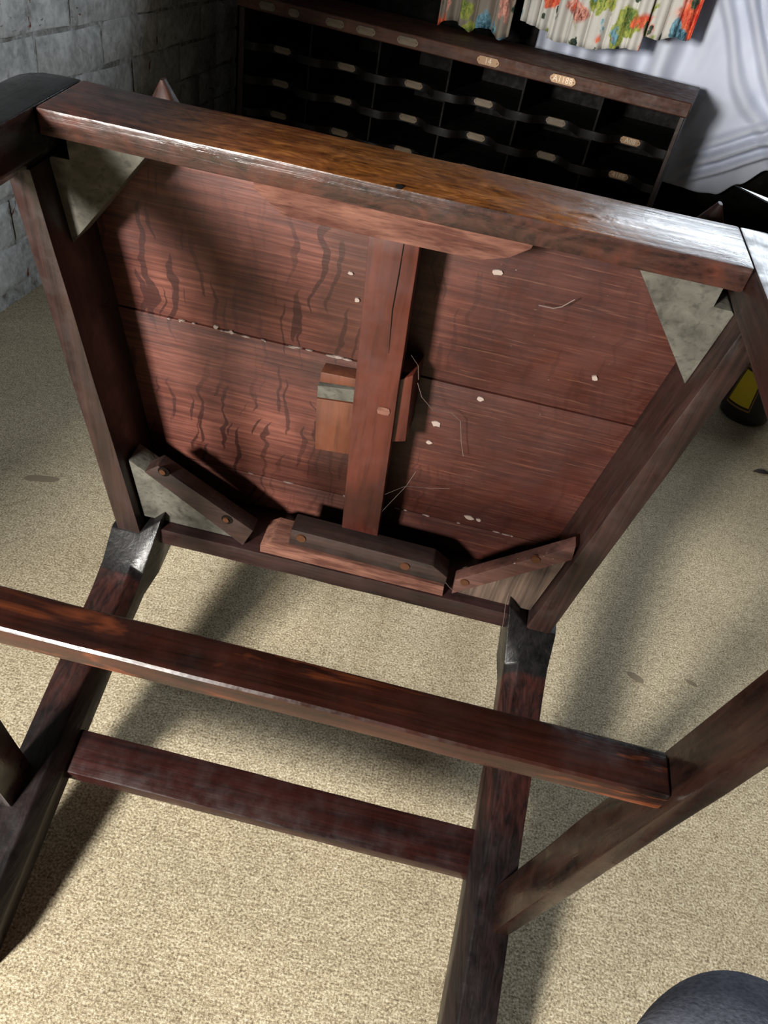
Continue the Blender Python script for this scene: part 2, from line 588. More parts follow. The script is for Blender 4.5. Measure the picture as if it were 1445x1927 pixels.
def backbox(bm, u0, u1, d0, d1, z0, z1):
    quadbox(bm, [backpt(u0, d0, z0), backpt(u1, d0, z0), backpt(u1, d1, z0), backpt(u0, d1, z0),
                 backpt(u0, d0, z1), backpt(u1, d0, z1), backpt(u1, d1, z1), backpt(u0, d1, z1)])


bm = bmesh.new()
backbox(bm, -1.25, 2.7, 0.5, 0.525, WIN_Z1, CEIL)
wall_back = finish(bm, 'wall_back', M['wall_board'], smooth=False)
wall_back['kind'] = 'structure'
for u in (-1.0, -0.1, 0.45, 1.6, 2.5):
    bm = bmesh.new()
    backbox(bm, u - 0.03, u + 0.03, 0.5255, 0.58, 0, CEIL)
    finish(bm, 'post', M['wall_board'], wall_back, smooth=False)
GAP = 0.30
zs = [0.0, 0.105, 0.20, GAP, 0.44, 0.585, 0.73, 0.875, 1.01, 1.17, WIN_Z0]
lower_top = [(-1.25, .3125), (.50, .3120), (.545, .3035), (.63, .2865), (.90, .262), (2.7, .25)]
upper_bot = [(-1.25, .3135), (.50, .3130), (.545, .3075), (.63, .2985), (.90, .285), (2.7, .278)]
for i, (a, b) in enumerate(zip(zs, zs[1:])):
    bm = bmesh.new()
    if b == GAP:       # this board has sagged: an open chink above it on the right
        loft(bm, [[backpt(u, .5, a + .001), backpt(u, .525, a + .001), backpt(u, .525, z), backpt(u, .5, z)] for u, z in lower_top])
    elif a == GAP:
        loft(bm, [[backpt(u, .5, z), backpt(u, .525, z), backpt(u, .525, b), backpt(u, .5, b)] for u, z in upper_bot])
    else:
        backbox(bm, -1.25, 2.7, 0.5, 0.525, a + .001, b)
    finish(bm, 'plank', M['wall_board'], wall_back, smooth=False)
for (u0, u1, z0, z1) in ((-1.25, WIN_U0, WIN_Z0, WIN_Z1), (WIN_U1, 2.7, WIN_Z0, WIN_Z1)):
    bm = bmesh.new()
    backbox(bm, u0, u1, 0.5, 0.525, z0, z1)
    finish(bm, 'plank', M['wall_board'], wall_back, smooth=False)

# walls and ceiling that close the shed around and behind the camera
def wallof(name, boxes):
    bm = bmesh.new()
    for b_ in boxes:
        box(bm, *b_)
    o = finish(bm, name, M['dark_plaster'], smooth=False)
    o['kind'] = 'structure'
    return o


wallof('wall_right', [(2.55, 2.7, REAR_Y, 2.6, 0, CEIL)])
wallof('wall_bay', [(-3.1, -2.95, REAR_Y, 0.0, 0, CEIL), (-2.95, -1.12, -0.15, 0.0, 0, CEIL)])
r0, r1 = REAR_Y - 0.15, REAR_Y
wallof('wall_rear', [(-3.1, HIGH[0], r0, r1, 0, CEIL), (HIGH[0], HIGH[1], r0, r1, 0, HIGH[2]), (HIGH[0], HIGH[1], r0, r1, HIGH[3], CEIL), (HIGH[1], 2.7, r0, r1, 0, CEIL)])
bm = bmesh.new()
box(bm, -3.1, 2.9, REAR_Y - 0.15, 3.6, CEIL, CEIL + 0.06)
ceil = finish(bm, 'ceiling', M['wall_board'], smooth=False)
ceil['kind'] = 'structure'

# ------------------------------------------------------------------ the chair, lying on its back
CH = Matrix(((0.9989887, -0.0030048, -0.0448609, -0.0409245),
             (-0.0449271, -0.1056758, -0.9933852, 0.5634663),
             (-0.0017557, 0.9943961, -0.1057040, 0.1794847),
             (0, 0, 0, 1)))
# chair space: x to the right, y from the back rail to the front rail, z from the seat towards the feet
chair = thing('armchair', 'dark oak armchair tipped on its back showing the underside of its seat', 'chair', mat=CH)
D = 0.435
FZ = 0.40           # length of the legs below the rails


def part(bm, name, m, bev=0.0015, wob=0.0005, wscale=14, parent=chair, seed=0.0, seg=2):
    if wob:
        wobble(bm, wob, wscale, seed)
    if bev:
        bevel(bm, bev, seg)
    return finish(bm, name, M[m], parent)


# front legs: square, inner back corner chamfered
for s in (-1, 1):
    bm = bmesh.new()
    xi, xo, yb, ch = 0.2505, 0.292, 0.390, 0.014

    def sec(z):
        t = max(z, 0) / FZ * 0.004
        return [(s * (xi + t), D, z), (s * (xo - t), D, z), (s * (xo - t), yb, z), (s * (xi + ch), yb, z), (s * (xi + t), yb + ch, z)]
    secs = []
    for z in [-0.069, -0.066, -0.060, -0.052, -0.042] + [-0.03 + (FZ + 0.03) * i / 15 for i in range(16)]:
        p5 = sec(z)
        c_ = 0.024 * max(0.0, 1 - math.sqrt(max(0.0, 1 - (max(0.0, -0.045 - z) / 0.024) ** 2)))
        p5[1] = (p5[1][0] - s * c_, p5[1][1], p5[1][2])
        p5[2] = (p5[2][0] - s * c_, p5[2][1], p5[2][2])
        secs.append(p5)
    loft(bm, secs)
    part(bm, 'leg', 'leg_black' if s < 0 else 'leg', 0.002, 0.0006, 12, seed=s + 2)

# back posts below the seat: raked legs with a chamfer on the inner front edge
for s in (-1, 1):
    bm = bmesh.new()
    secs = []
    zl = [-0.068, -0.04, -0.015, 0.0, 0.03] + [0.06 + i * 0.03 for i in range(11)] + [0.391]
    for z in zl:
        sx = -0.0351 * z
        yf = -0.0125 - 0.224 * z
        t = min(1.0, max(0.0, (0.040 - z) / 0.040))      # the post thickens into a square block where it meets the seat
        t = t * t * (3 - 2 * t)
        yb = yf - 0.0410
        lp = lambda p, q_: p + (q_ - p) * t
        xi, xo = 0.2175 + sx, 0.2503 + sx
        x3 = xi - 0.0105
        y4 = lp(yf - 0.016, 0.040)
        x4 = lp(xi - 0.0105, 0.1905)
        yf = lp(yf, 0.008)
        xi = lp(xi, 0.2195)
        secs.append([(s * xi, yf, z), (s * xo, yf, z), (s * xo, yb, z), (s * lp(x3, 0.200), yb, z), (s * x4, y4, z)])
    # cut the foot level with the floor
    last = []
    for (x, y, z) in secs[-1]:
        # world z = 0.17948 + 0.9944 y - 0.1057 z
        last.append((x, y, z))
    loft(bm, secs)
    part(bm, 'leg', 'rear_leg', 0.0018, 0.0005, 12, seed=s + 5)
    # reclined upper post of the back
    bm = bmesh.new()
    secs = []
    for i in range(13):
        t = i / 12
        z = -0.067 - t * 0.60
        yc = -0.031 - 0.235 * t ** 0.92
        xc = s * (0.2300 + 0.012 * t)
        a, b = 0.0200 - 0.004 * t, 0.0195 - 0.006 * t
        secs.append([(xc - a, yc - b, z), (xc + a, yc - b, z), (xc + a, yc + b, z), (xc - a, yc + b, z)])
    loft(bm, secs)
    part(bm, 'back_post', 'leg', 0.002)

# crest rail and back slats
bm = bmesh.new()
secs = []
for i in range(13):
    t = i / 12 * 2 - 1
    x = t * 0.262
    zt = -0.680 - 0.03 * (1 - t * t)
    secs.append([(x, -0.283, -0.60), (x, -0.258, -0.60), (x, -0.262, zt), (x, -0.284, zt)])
loft(bm, secs)
part(bm, 'crest_rail', 'leg', 0.003)
for x in (-0.105, -0.035, 0.035, 0.105):
    bm = bmesh.new()
    bar(bm, [(x - .022, -.085, -.09), (x + .022, -.085, -.09), (x + .022, -.073, -.09), (x - .022, -.073, -.09)],
        [(x - .020, -.274, -.61), (x + .020, -.274, -.61), (x + .020, -.264, -.61), (x - .020, -.264, -.61)])
    part(bm, 'back_slat', 'leg', 0.001)
bm = bmesh.new()
box(bm, -0.21, 0.21, -0.09, -0.066, -0.125, -0.085)
part(bm, 'lower_back_rail', 'leg', 0.0015)

# arms and their supports
for s in (-1, 1):
    bm = bmesh.new()
    secs = []
    n = 18
    for i in range(n + 1):
        t = i / n
        y = -0.10 + t * 0.491
        xc = s * (0.243 + (0.020 if s < 0 else 0.038) * t)
        zc = -0.270 + 0.028 * t + 0.012 * math.sin(t * math.pi)
        w = 0.019 + 0.011 * t
        d = max(0.0, (y - 0.325) / 0.0665)
        if d > 0:
            w *= max(0.06, (1 - d ** 1.7))
        h = 0.014 * (1 - 0.75 * d ** 1.5)
        secs.append([(xc + w * 1.05 * math.copysign(abs(math.cos(a_)) ** .7, math.cos(a_)), y, zc + h * 1.3 * math.copysign(abs(math.sin(a_)) ** .7, math.sin(a_))) for a_ in [2 * math.pi * q_ / 16 for q_ in range(16)]])
    loft(bm, secs)
    part(bm, 'armrest', 'arm', 0, 0.0004)
    bm = bmesh.new()
    secs = []
    for i in range(11):
        t = i / 10
        z = -0.02 - t * 0.225
        yc = 0.27 + 0.05 * math.sin(t * math.pi) * (1 - t) + 0.03 * t
        xc = s * (0.2640 + 0.010 * t)
        secs.append([(xc - .011, yc - .018, z), (xc + .011, yc - .018, z), (xc + .011, yc + .018, z), (xc - .011, yc + .018, z)])
    loft(bm, secs)
    part(bm, 'arm_support', 'leg', 0.002)

# seat rails
bm = bmesh.new()
TR = 0.0184
ny = 26
secs = []
for i in range(ny + 1):
    x = -0.2500 + 0.5000 * i / ny
    secs.append([(x, D, 0.0), (x, D - TR, 0.0), (x, D - TR, -0.069), (x, D, -0.069)])
loft(bm, secs)
part(bm, 'front_rail', 'rail_front', 0.0022, 0.0007, 16, seed=1)
for s in (-1, 1):
    bm = bmesh.new()
    xa, xb = 0.2161, 0.2422
    qa, qb = 0.1208, 0.1046
    def sec(y):
        return [(s * (xa + qa * y), y, 0.0), (s * (xb + qb * y), y, 0.0), (s * (xb + qb * y), y, -0.0715), (s * (xa + qa * y), y, -0.0715)]
    bar(bm, sec(0.007), sec(0.3895), 22)
    part(bm, 'side_rail', 'rail_side', 0.0016, 0.0007, 16, seed=s + 8)
bm = bmesh.new()
bar(bm, [(-.1960, 0, 0), (-.1960, .0238, 0), (-.1960, .0238, -.069), (-.1960, 0, -.069)],
    [(.1960, 0, 0), (.1960, .0238, 0), (.1960, .0238, -.069), (.1960, 0, -.069)], 18)
part(bm, 'rear_rail', 'rail_rear', 0.0016, 0.0008, 20, seed=4)

# seat: three planks set between the rails, uneven joints
BZ = -0.069
for i, (y0, y1, tilt) in enumerate(((0.0238, 0.0700, 0.0022), (0.0710, 0.2440, 0.0), (0.2450, D - TR, -0.0012))):
    bm = bmesh.new()
    xw = lambda y: 0.2161 + 0.1208 * y + 0.014
    n = 10
    secs = []
    for j in range(n + 1):
        t = j / n * 2 - 1
        secs.append([(t * xw(y0), y0, BZ + tilt), (t * xw(y1), y1, BZ), (t * xw(y1), y1, BZ - .014), (t * xw(y0), y0, BZ - .014)])
    loft(bm, secs)
    part(bm, 'seat_plank', 'board', 0.0009, 0.0003, 9, seed=i + 11)

# corner blocks of the front
for s, m in ((-1, 'block_grey'), (1, 'block_grey')):
    bm = bmesh.new()
    a = 0.176
    yb = 0.323
    z = -0.027
    poly = [(s * a, D - TR), (s * (a + .071), D - TR), (s * (a + .071), 0.391), (s * 0.2605, 0.391), (s * (0.2161 + .1208 * .389), 0.389), (s * (0.2161 + .1208 * yb), yb)]
    prism(bm, poly, z - 0.03, z)
    part(bm, 'corner_block', m, 0.0012, 0.0006, 30, seed=s + 20)
# corner blocks and battens of the back
bm = bmesh.new()
prism(bm, [(-0.2165, 0.0238), (-0.112, 0.0238), (-0.103, 0.0275), (-0.2255, 0.104)], -0.040, -0.012)
part(bm, 'corner_block', 'block_grey', 0.001, 0.0006, 30, seed=24)
bm = bmesh.new()
prism(bm, [(0.2165, 0.0238), (0.137, 0.0238), (0.130, 0.030), (0.2285, 0.112)], -0.040, -0.012)
part(bm, 'corner_block', 'block_saw', 0.001, 0.0006, 30, seed=25)


def screw(parent, x, y, z, r=0.0048, ang=0.6):
    bm = bmesh.new()
    cyl(bm, (x, y, z - 0.002), (0, 0, 1), r, r * 0.9, 0.0027, 14)
    c, s_ = math.cos(ang), math.sin(ang)
    o = finish(bm, 'screw', M['screw'], parent)
    bm = bmesh.new()
    w = 0.0006
    L = r * 0.86
    quadbox(bm, [(x - c * L + s_ * w, y - s_ * L - c * w, z), (x + c * L + s_ * w, y + s_ * L - c * w, z), (x + c * L - s_ * w, y + s_ * L + c * w, z), (x - c * L - s_ * w, y - s_ * L + c * w, z),
                 (x - c * L + s_ * w, y - s_ * L - c * w, z + .0009), (x + c * L + s_ * w, y + s_ * L - c * w, z + .0009), (x + c * L - s_ * w, y + s_ * L + c * w, z + .0009), (x - c * L - s_ * w, y - s_ * L + c * w, z + .0009)])
    return o


bm = bmesh.new()
prism(bm, [(-0.2055, 0.1010), (-0.190, 0.1145), (-0.0905, 0.0520), (-0.1015, 0.0250)], -0.022, -0.004)
bt = part(bm, 'batten', 'batten_dark', 0.001, 0.0005, 30, seed=30)
M['hole'] = NT('screw_hole').out((0.006, 0.004, 0.003), 0.9, 0.1)
for (x, y) in ((-0.184, 0.1085), (-0.1185, 0.0605)):
    bm = bmesh.new()
    cyl(bm, (x, y, -0.005), (0, 0, 1), 0.0062, 0.0062, 0.0016, 16)
    finish(bm, 'screw_hole', M['hole'], bt)
    screw(bt, x - .001, y, -0.0025, 0.0036, 1.0)
bm = bmesh.new()
prism(bm, [(0.1280, 0.0520), (0.2270, 0.1420), (0.2300, 0.1220), (0.1295, 0.0290)], -0.018, -0.004)
bt = part(bm, 'batten', 'batten_red', 0.001, 0.0005, 30, seed=31)
for (x, y) in ((0.1385, 0.0530), (0.1970, 0.1115)):
    screw(bt, x, y, -0.0032, 0.0050, 0.4)
# packing strip and screwed batten along the rear rail
bm = bmesh.new()
prism(bm, [(-0.082, 0.0240), (-0.082, 0.0350), (-0.070, 0.0440), (0.1195, 0.0400), (0.1210, 0.0240)], -0.040, -0.0015)
part(bm, 'packing_strip', 'block_pink', 0.0012, 0.0008, 40, seed=33)
bm = bmesh.new()
prism(bm, [(-0.0520, 0.0445), (-0.0500, 0.0675), (0.1020, 0.0645), (0.1200, 0.0520), (0.1205, 0.0405)], -0.030, -0.005)
bt = part(bm, 'batten', 'batten_dark', 0.0015, 0.0006, 30, seed=34)
for (x, y) in ((-0.0385, 0.0585), (0.0740, 0.0545)):
    screw(bt, x, y, -0.0042, 0.0056, 0.2)
# rough block under the front rail
bm = bmesh.new()
prism(bm, [(-0.101, D - TR), (-0.100, 0.4050), (-0.078, 0.3895), (-0.02, 0.3885), (0.072, 0.3895), (0.092, 0.3960), (0.106, 0.4060), (0.108, D - TR)], -0.055, -0.019)
part(bm, 'glue_block', 'block_pink', 0.0012, 0.0008, 40, seed=35)

# centre brace with packing blocks
bm = bmesh.new()
bar(bm, [(-0.0130, 0.3885, -0.025), (0.0262, 0.3885, -0.025), (0.0262, 0.3885, -0.046), (-0.0130, 0.3885, -0.046)],
    [(0.0000, 0.0450, -0.0265), (0.0388, 0.0450, -0.0265), (0.0388, 0.0450, -0.046), (0.0000, 0.0450, -0.046)], 22)
br = part(bm, 'centre_brace', 'brace', 0.001, 0.0006, 18, seed=40)
bm = bmesh.new()                    # split along the brace near its upper right edge
tube(bm, [(0.0145, 0.3875, -0.0252), (0.0146, 0.36, -0.0252), (0.0142, 0.33, -0.0252), (0.0172, 0.29, -0.0253)], [0.0005, 0.0006, 0.0005, 0.0002], 5)
finish(bm, 'crack', M['hole'], br)
bm = bmesh.new()
quadbox(bm, [(0.028, 0.190, -0.0685), (0.0480, 0.194, -0.0685), (0.0455, 0.268, -0.0685), (0.026, 0.262, -0.0685),
             (0.030, 0.190, -0.032), (0.0462, 0.194, -0.034), (0.0405, 0.268, -0.034), (0.028, 0.260, -0.032)])
part(bm, 'packing_block', 'brace', 0.0012, 0.0005, 30, seed=41)
bm = bmesh.new()
prism(bm, [(-0.0420, 0.145), (0.004, 0.150), (-0.002, 0.212), (-0.0455, 0.208)], -0.0685, -0.049)
pb = part(bm, 'packing_block', 'orange', 0.001, 0.0005, 30, seed=42)
bm = bmesh.new()
prism(bm, [(-0.0450, 0.2095), (-0.002, 0.2135), (-0.002, 0.228), (-0.0455, 0.223)], -0.0685, -0.049)
part(bm, 'packing_block', 'block_grey', 0.001, 0.0006, 30, seed=43)
bm = bmesh.new()
prism(bm, [(-0.0445, 0.2245), (-0.003, 0.2290), (-0.004, 0.238), (-0.0440, 0.236)], -0.0685, -0.052)
part(bm, 'packing_block', 'orange', 0.001, 0.0006, 30, seed=44)

# stretchers: two side, one between them, one between the rear legs
XS = lambda y, o=0.0: 0.2328 + o + 0.1185 * y
for s in (-1, 1):
    bm = bmesh.new()
    def sec(y):
        z1, z0 = 0.2792, 0.2405
        return [(s * XS(y), y, z1), (s * XS(y, .0150), y, z1), (s * XS(y, .0150), y, z0), (s * XS(y), y, z0)]
    bar(bm, sec(-0.075), sec(0.392), 20)
    part(bm, 'side_stretcher', 'stretch_y', 0.0022, 0.0007, 16, seed=s + 50)
bm = bmesh.new()
bar(bm, [(-.2590, .228, .2748), (-.2590, .209, .2748), (-.2590, .209, .2434), (-.2590, .228, .2434)],
    [(.2590, .228, .2748), (.2590, .209, .2748), (.2590, .209, .2434), (.2590, .228, .2434)], 26)
part(bm, 'cross_stretcher', 'stretch_x', 0.0042, 0.0008, 16, seed=53, seg=3)
bm = bmesh.new()
bar(bm, [(-.2015, -.0845, .2320), (-.2015, -.0995, .2320), (-.2015, -.0915, .1915), (-.2015, -.0755, .1915)],
    [(.2015, -.0845, .2320), (.2015, -.0995, .2320), (.2015, -.0915, .1915), (.2015, -.0755, .1915)], 22)
part(bm, 'rear_stretcher', 'stretch_rear', 0.0016, 0.0006, 16, seed=54)

# pale plug in the rear left leg, nail hole in the front rail, dried specks, cobwebs
bm = bmesh.new()
for (y, z, r) in ((-0.052, 0.030, 0.0058), (-0.056, 0.043, 0.0062)):
    cyl(bm, (-0.2075, y, z), (1, 0, 0), r, r * .9, 0.0022, 14)
finish(bm, 'filler_patch', M['pale_plug'], chair)
bm = bmesh.new()
cyl(bm, (0.0070, D - .0003, -0.003), (0, 1, 0.1), 0.0030, 0.0026, 0.0008, 12)
finish(bm, 'nail_hole', M['hole'], chair)
rf = random.Random(11)
for (x, y, r) in ((0.070, 0.196, .0032), (0.068, 0.172, .0024), (0.089, 0.360, .0026), (0.129, 0.083, .0034), (0.140, 0.083, .002), (-0.150, 0.247, .002), (-0.135, 0.245, .0016),
                  (-0.030, 0.33, .0016), (-0.022, 0.307, .0018), (0.196, 0.285, .002), (0.105, 0.236, .0022)):
    bm = bmesh.new()
    pts = [(x + r * (1 + rf.uniform(-.3, .4)) * math.cos(a) * 1.3, y + r * (1 + rf.uniform(-.3, .3)) * math.sin(a)) for a in [2 * math.pi * k / 9 for k in range(9)]]
    prism(bm, pts, BZ - 0.001, BZ + 0.0012)
    finish(bm, 'dried_paint_fleck', M['fleck'], chair)
for i in range(34):
    ysm = 0.2445 if i % 3 else 0.0705
    x = rf.uniform(-0.20, 0.20) if i % 3 == 0 else rf.uniform(-0.20, 0.0)
    L = rf.uniform(.001, .006)
    w = rf.uniform(.0003, .0008)
    bm = bmesh.new()
    dy = rf.uniform(-.001, .001)
    prism(bm, [(x - L, ysm + dy), (x, ysm + dy + w), (x + L, ysm + dy), (x, ysm + dy - w)], BZ - .001, BZ + 0.0008)
    finish(bm, 'dust_fleck', M['fleck'], chair)
bm = bmesh.new()
prism(bm, [(0.0215 + .006 * math.cos(a), 0.230 + .0055 * math.sin(a) * (1 + .3 * math.cos(2 * a))) for a in [2 * math.pi * k / 10 for k in range(10)]], -0.0262, -0.0243)
finish(bm, 'dried_paint_fleck', M['block_pink'], chair)


def web(pts, r=0.00022):
    bm = bmesh.new()
    tube(bm, pts, r, 4)
    finish(bm, 'cobweb_strand', M['cobweb'], chair)


web([(0.046, 0.262, -0.033), (0.052, 0.245, -0.038), (0.064, 0.228, -0.046), (0.082, 0.222, -0.056), (0.092, 0.214, -0.058), (0.098, 0.190, -0.0585), (0.104, 0.172, -0.059)], 0.00034)
web([(0.036, 0.29, -0.03), (0.043, 0.275, -0.04), (0.046, 0.265, -0.034)])
web([(0.036, 0.125, -0.028), (0.055, 0.128, -0.045), (0.075, 0.120, -0.058), (0.10, 0.127, -0.058)])
web([(0.037, 0.10, -0.028), (0.056, 0.124, -0.05), (0.062, 0.139, -0.058)])
web([(0.118, 0.045, -0.006), (0.124, 0.040, -0.004), (0.131, 0.034, -0.004)])
web([(0.128, 0.345, -0.0585), (0.140, 0.346, -0.057), (0.146, 0.349, -0.057), (0.154, 0.357, -0.058)], 0.0005)
web([(0.19, 0.06, -0.03), (0.187, 0.035, -0.005), (0.19, 0.02, 0.002), (0.193, 0.0, 0.003)])

# ------------------------------------------------------------------ pigeonhole cabinet
def mat_cab_top():
    return wood('cabinet_top_mahogany', lin(48, 25, 16), lin(100, 58, 38), 'x', 0.55, 1.0, 70, 0.25, tone=1.0, spec=0.3)


M['cab_top'] = mat_cab_top()
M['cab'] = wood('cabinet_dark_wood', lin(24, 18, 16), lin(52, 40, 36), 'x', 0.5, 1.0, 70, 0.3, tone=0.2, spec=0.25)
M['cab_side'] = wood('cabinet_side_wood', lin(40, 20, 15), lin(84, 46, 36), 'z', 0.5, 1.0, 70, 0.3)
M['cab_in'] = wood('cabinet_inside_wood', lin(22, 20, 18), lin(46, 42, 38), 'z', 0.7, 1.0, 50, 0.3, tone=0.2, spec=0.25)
M['brass'] = NT('tarnished_brass').out(lin(130, 104, 80), 0.42, 0.5, 0.6)
M['brass_dull'] = wood('dull_brass', lin(110, 88, 56), lin(178, 150, 112), 'x', 0.45, 1.0, 50, 0.3, tone=0.5)
M['ink'] = NT('worn_figures').out(lin(170, 156, 138), 0.4, 0.5, 0.5)
cab = thing('pigeonhole_cabinet', 'low dark wooden pigeonhole cabinet with scalloped shelves and small brass plates', 'cabinet',
            mat=Matrix(((E1.x, E2.x, 0, B0.x), (E1.y, E2.y, 0, B0.y), (0, 0, 1, 0), (0, 0, 0, 1))))
# cabinet space: x along the front, y into the cabinet, z up
CX0, CX1, CD = -0.792, 0.341, 0.325
DIV = [-0.7764, -0.5898, -0.4032, -0.2165, -0.0299, 0.1551, 0.3365]


def cpart(bm, name, m, bev=0.0012, parent=cab, **k):
    if bev:
        bevel(bm, bev, 1)
    return finish(bm, name, M[m], parent)


bm = bmesh.new()
box(bm, CX0 - 0.004, CX1 + 0.005, -0.004, CD, 0.503, 0.5325)
cpart(bm, 'top_board', 'cab_top', 0.002)
for (x0, x1) in ((CX0, DIV[0]), (DIV[6] - 0.006, CX1)):
    bm = bmesh.new()
    box(bm, x0, x1, 0.0, CD, 0.0, 0.503)
    cpart(bm, 'side_panel', 'cab_side')
bm = bmesh.new()
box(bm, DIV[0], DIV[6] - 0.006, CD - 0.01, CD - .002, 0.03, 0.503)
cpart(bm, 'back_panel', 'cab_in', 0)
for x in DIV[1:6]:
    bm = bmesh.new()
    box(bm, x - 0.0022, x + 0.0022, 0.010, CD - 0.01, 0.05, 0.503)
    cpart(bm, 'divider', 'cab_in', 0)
SHZ = [0.432, 0.355, 0.278, 0.201, 0.124, 0.047]
REC = 0.045
for zt in SHZ:
    bm = bmesh.new()
    front = []
    for a, b in zip(DIV, DIV[1:]):
        f0, f1 = a + 0.026, b - 0.026
        front += [(a + 0.0023, 0.0), (f0, 0.0)]
        for i in range(1, 12):
            t = i / 12
            front.append((f0 + (f1 - f0) * t, REC * (lambda e: e * e * (3 - 2 * e))(min(1.0, min(t, 1 - t) / 0.30))))
        front += [(f1, 0.0)]
    front = [(DIV[0], 0.0)] + front + [(DIV[6] - 0.006, 0.0)]
    out_f = []
    for p in front:
        if not out_f or abs(p[0] - out_f[-1][0]) > 1e-4:
            out_f.append(p)
    # strip quads from the scalloped front edge to the back
    yb = CD - 0.011
    top_f = [bm.verts.new((x, y, zt)) for x, y in out_f]
    top_b = [bm.verts.new((x, yb, zt)) for x, y in out_f]
    bot_f = [bm.verts.new((x, y, zt - 0.018)) for x, y in out_f]
    bot_b = [bm.verts.new((x, yb, zt - 0.018)) for x, y in out_f]
    for i in range(len(out_f) - 1):
        bm.faces.new((top_f[i], top_f[i + 1], top_b[i + 1], top_b[i]))
        bm.faces.new((bot_f[i + 1], bot_f[i], bot_b[i], bot_b[i + 1]))
        bm.faces.new((bot_f[i], bot_f[i + 1], top_f[i + 1], top_f[i]))
        bm.faces.new((top_b[i], top_b[i + 1], bot_b[i + 1], bot_b[i]))
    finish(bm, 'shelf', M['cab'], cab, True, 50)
bm = bmesh.new()
box(bm, DIV[0], DIV[6] - 0.006, 0.012, 0.03, 0.0, 0.028)
cpart(bm, 'plinth', 'cab')


def plate(x, y, z, w, h, text=None, m='brass_dull', bend=0.0):
    bm = bmesh.new()
    c = h * 0.35
    n = 8
    outl = [(-w / 2, -h / 2 + c), (-w / 2 + c, -h / 2), (w / 2 - c, -h / 2), (w / 2, -h / 2 + c), (w / 2, h / 2 - c), (w / 2 - c, h / 2), (-w / 2 + c, h / 2), (-w / 2, h / 2 - c)]
    loft(bm, [[(px, 0.0, pz) for px, pz in outl], [(px * .97, -0.0022, pz * .9) for px, pz in outl]])
    o = finish(bm, 'label_plate', M[m], cab)
    o.location = (x, y, z)
    for sx in (-1, 1):
        bm = bmesh.new()
        cyl(bm, (sx * (w / 2 - c * 0.9), -0.0022, 0), (0, -1, 0), 0.0013, 0.001, 0.0008, 8)
        finish(bm, 'pin', M['screw'], o)
    if text:
        cu = bpy.data.curves.new('figures', 'FONT')
        cu.body = text
        cu.size = h * 0.95
        cu.extrude = 0.0003
        cu.align_x = 'CENTER'
        cu.align_y = 'CENTER'
        cu.resolution_u = 2
        tmp = bpy.data.objects.new('tmp', cu)
        col.objects.link(tmp)
        dg = bpy.context.evaluated_depsgraph_get()
        me = bpy.data.meshes.new_from_object(tmp.evaluated_get(dg))
        bpy.data.objects.remove(tmp)
        me.materials.clear()
        me.materials.append(M['ink'])
        t = link_mesh('figures', me, o)
        t.location = (0, -0.0024, 0)
        t.rotation_euler = (math.pi / 2, 0, 0)
    return o


for (x, w, tx) in ((-0.710, .046, None), (-0.635, .030, None), (-0.522, .052, None), (-0.439, .052, None), (-0.329, .056, None), (-0.125, .056, '14'), (0.056, .062, 'A1188')):
    plate(x, -0.0042, 0.517, w, 0.0185, tx, 'brass_dull' if x < -.2 else 'brass')
row_txt = {(0, 5): 'A08', (1, 5): '4188'}
for r, zt in enumerate(SHZ[:4]):
    for c in range(6):
        cx = (DIV[c] + DIV[c + 1]) / 2 + (-0.004)
        plate(cx, REC + 0.0004, zt - 0.008, 0.050, 0.0165, row_txt.get((r, c)), 'brass_dull' if c < 5 else 'brass')

# ------------------------------------------------------------------ hanging textiles
def mat_floral(name, base, seed, dim=1.0):
    k = NT(name)
    v = k.mapping((1, 1, 1), loc=(seed, seed * .7, 0))
    warp = k.noise(v, 34.0, 3, 0.6, out=1)
    p = k.vadd(v, warp, 0.035)
    c = k.ramp(k.noise(v, 12.0, 2, 0.5), [(0.3, tuple(b * 0.86 for b in base)), (0.7, base)])
    streak = k.noise(k.mapping((160, 160, 60), src=p), 1.0, 3, 0.6)
    for i, (sc, r0, r1, ca, cb) in enumerate(((13.0, 0.36, 0.40, lin(70, 104, 60), lin(176, 182, 92)),
                                              (10.0, 0.36, 0.40, lin(92, 34, 36), lin(236, 168, 150)),
                                              (11.0, 0.34, 0.38, lin(40, 74, 92), lin(124, 170, 188)),
                                              (9.5, 0.32, 0.36, lin(196, 40, 36), lin(240, 128, 92)),
                                              (22.0, 0.22, 0.26, lin(38, 52, 50), lin(96, 110, 84)))):
        pp = k.mapping((1, 1, 0.8), loc=(i * 1.37, i * 0.91, i * 2.13), src=p)
        d = k.voronoi(pp, sc)
        m = k.ramp(d, [(r0, 1.0), (r1, 0.0)])
        tone = k.ramp(k.math('ADD', k.math('MULTIPLY', streak, 0.75), k.math('MULTIPLY', d, 0.6)), [(0.38, ca), (0.62, cb)])
        keep = k.ramp(k.noise(k.mapping(loc=(i * 3.1, 2.0, i)), 7.0, 1, 0.5), [(0.37, 0.0), (0.41, 1.0)])
        c = k.mix(k.math('MULTIPLY', m, keep), c, tone)
    k.bump(k.noise(k.mapping((900, 900, 900)), 1.0, 2, 0.5), 0.15, 0.0006)
    return k.out(c, 0.85, 0.15)


M['floral'] = mat_floral('floral_cotton', lin(216, 213, 206), 0.0)
M['floral2'] = mat_floral('floral_cotton_dark', lin(150, 140, 128), 2.6)


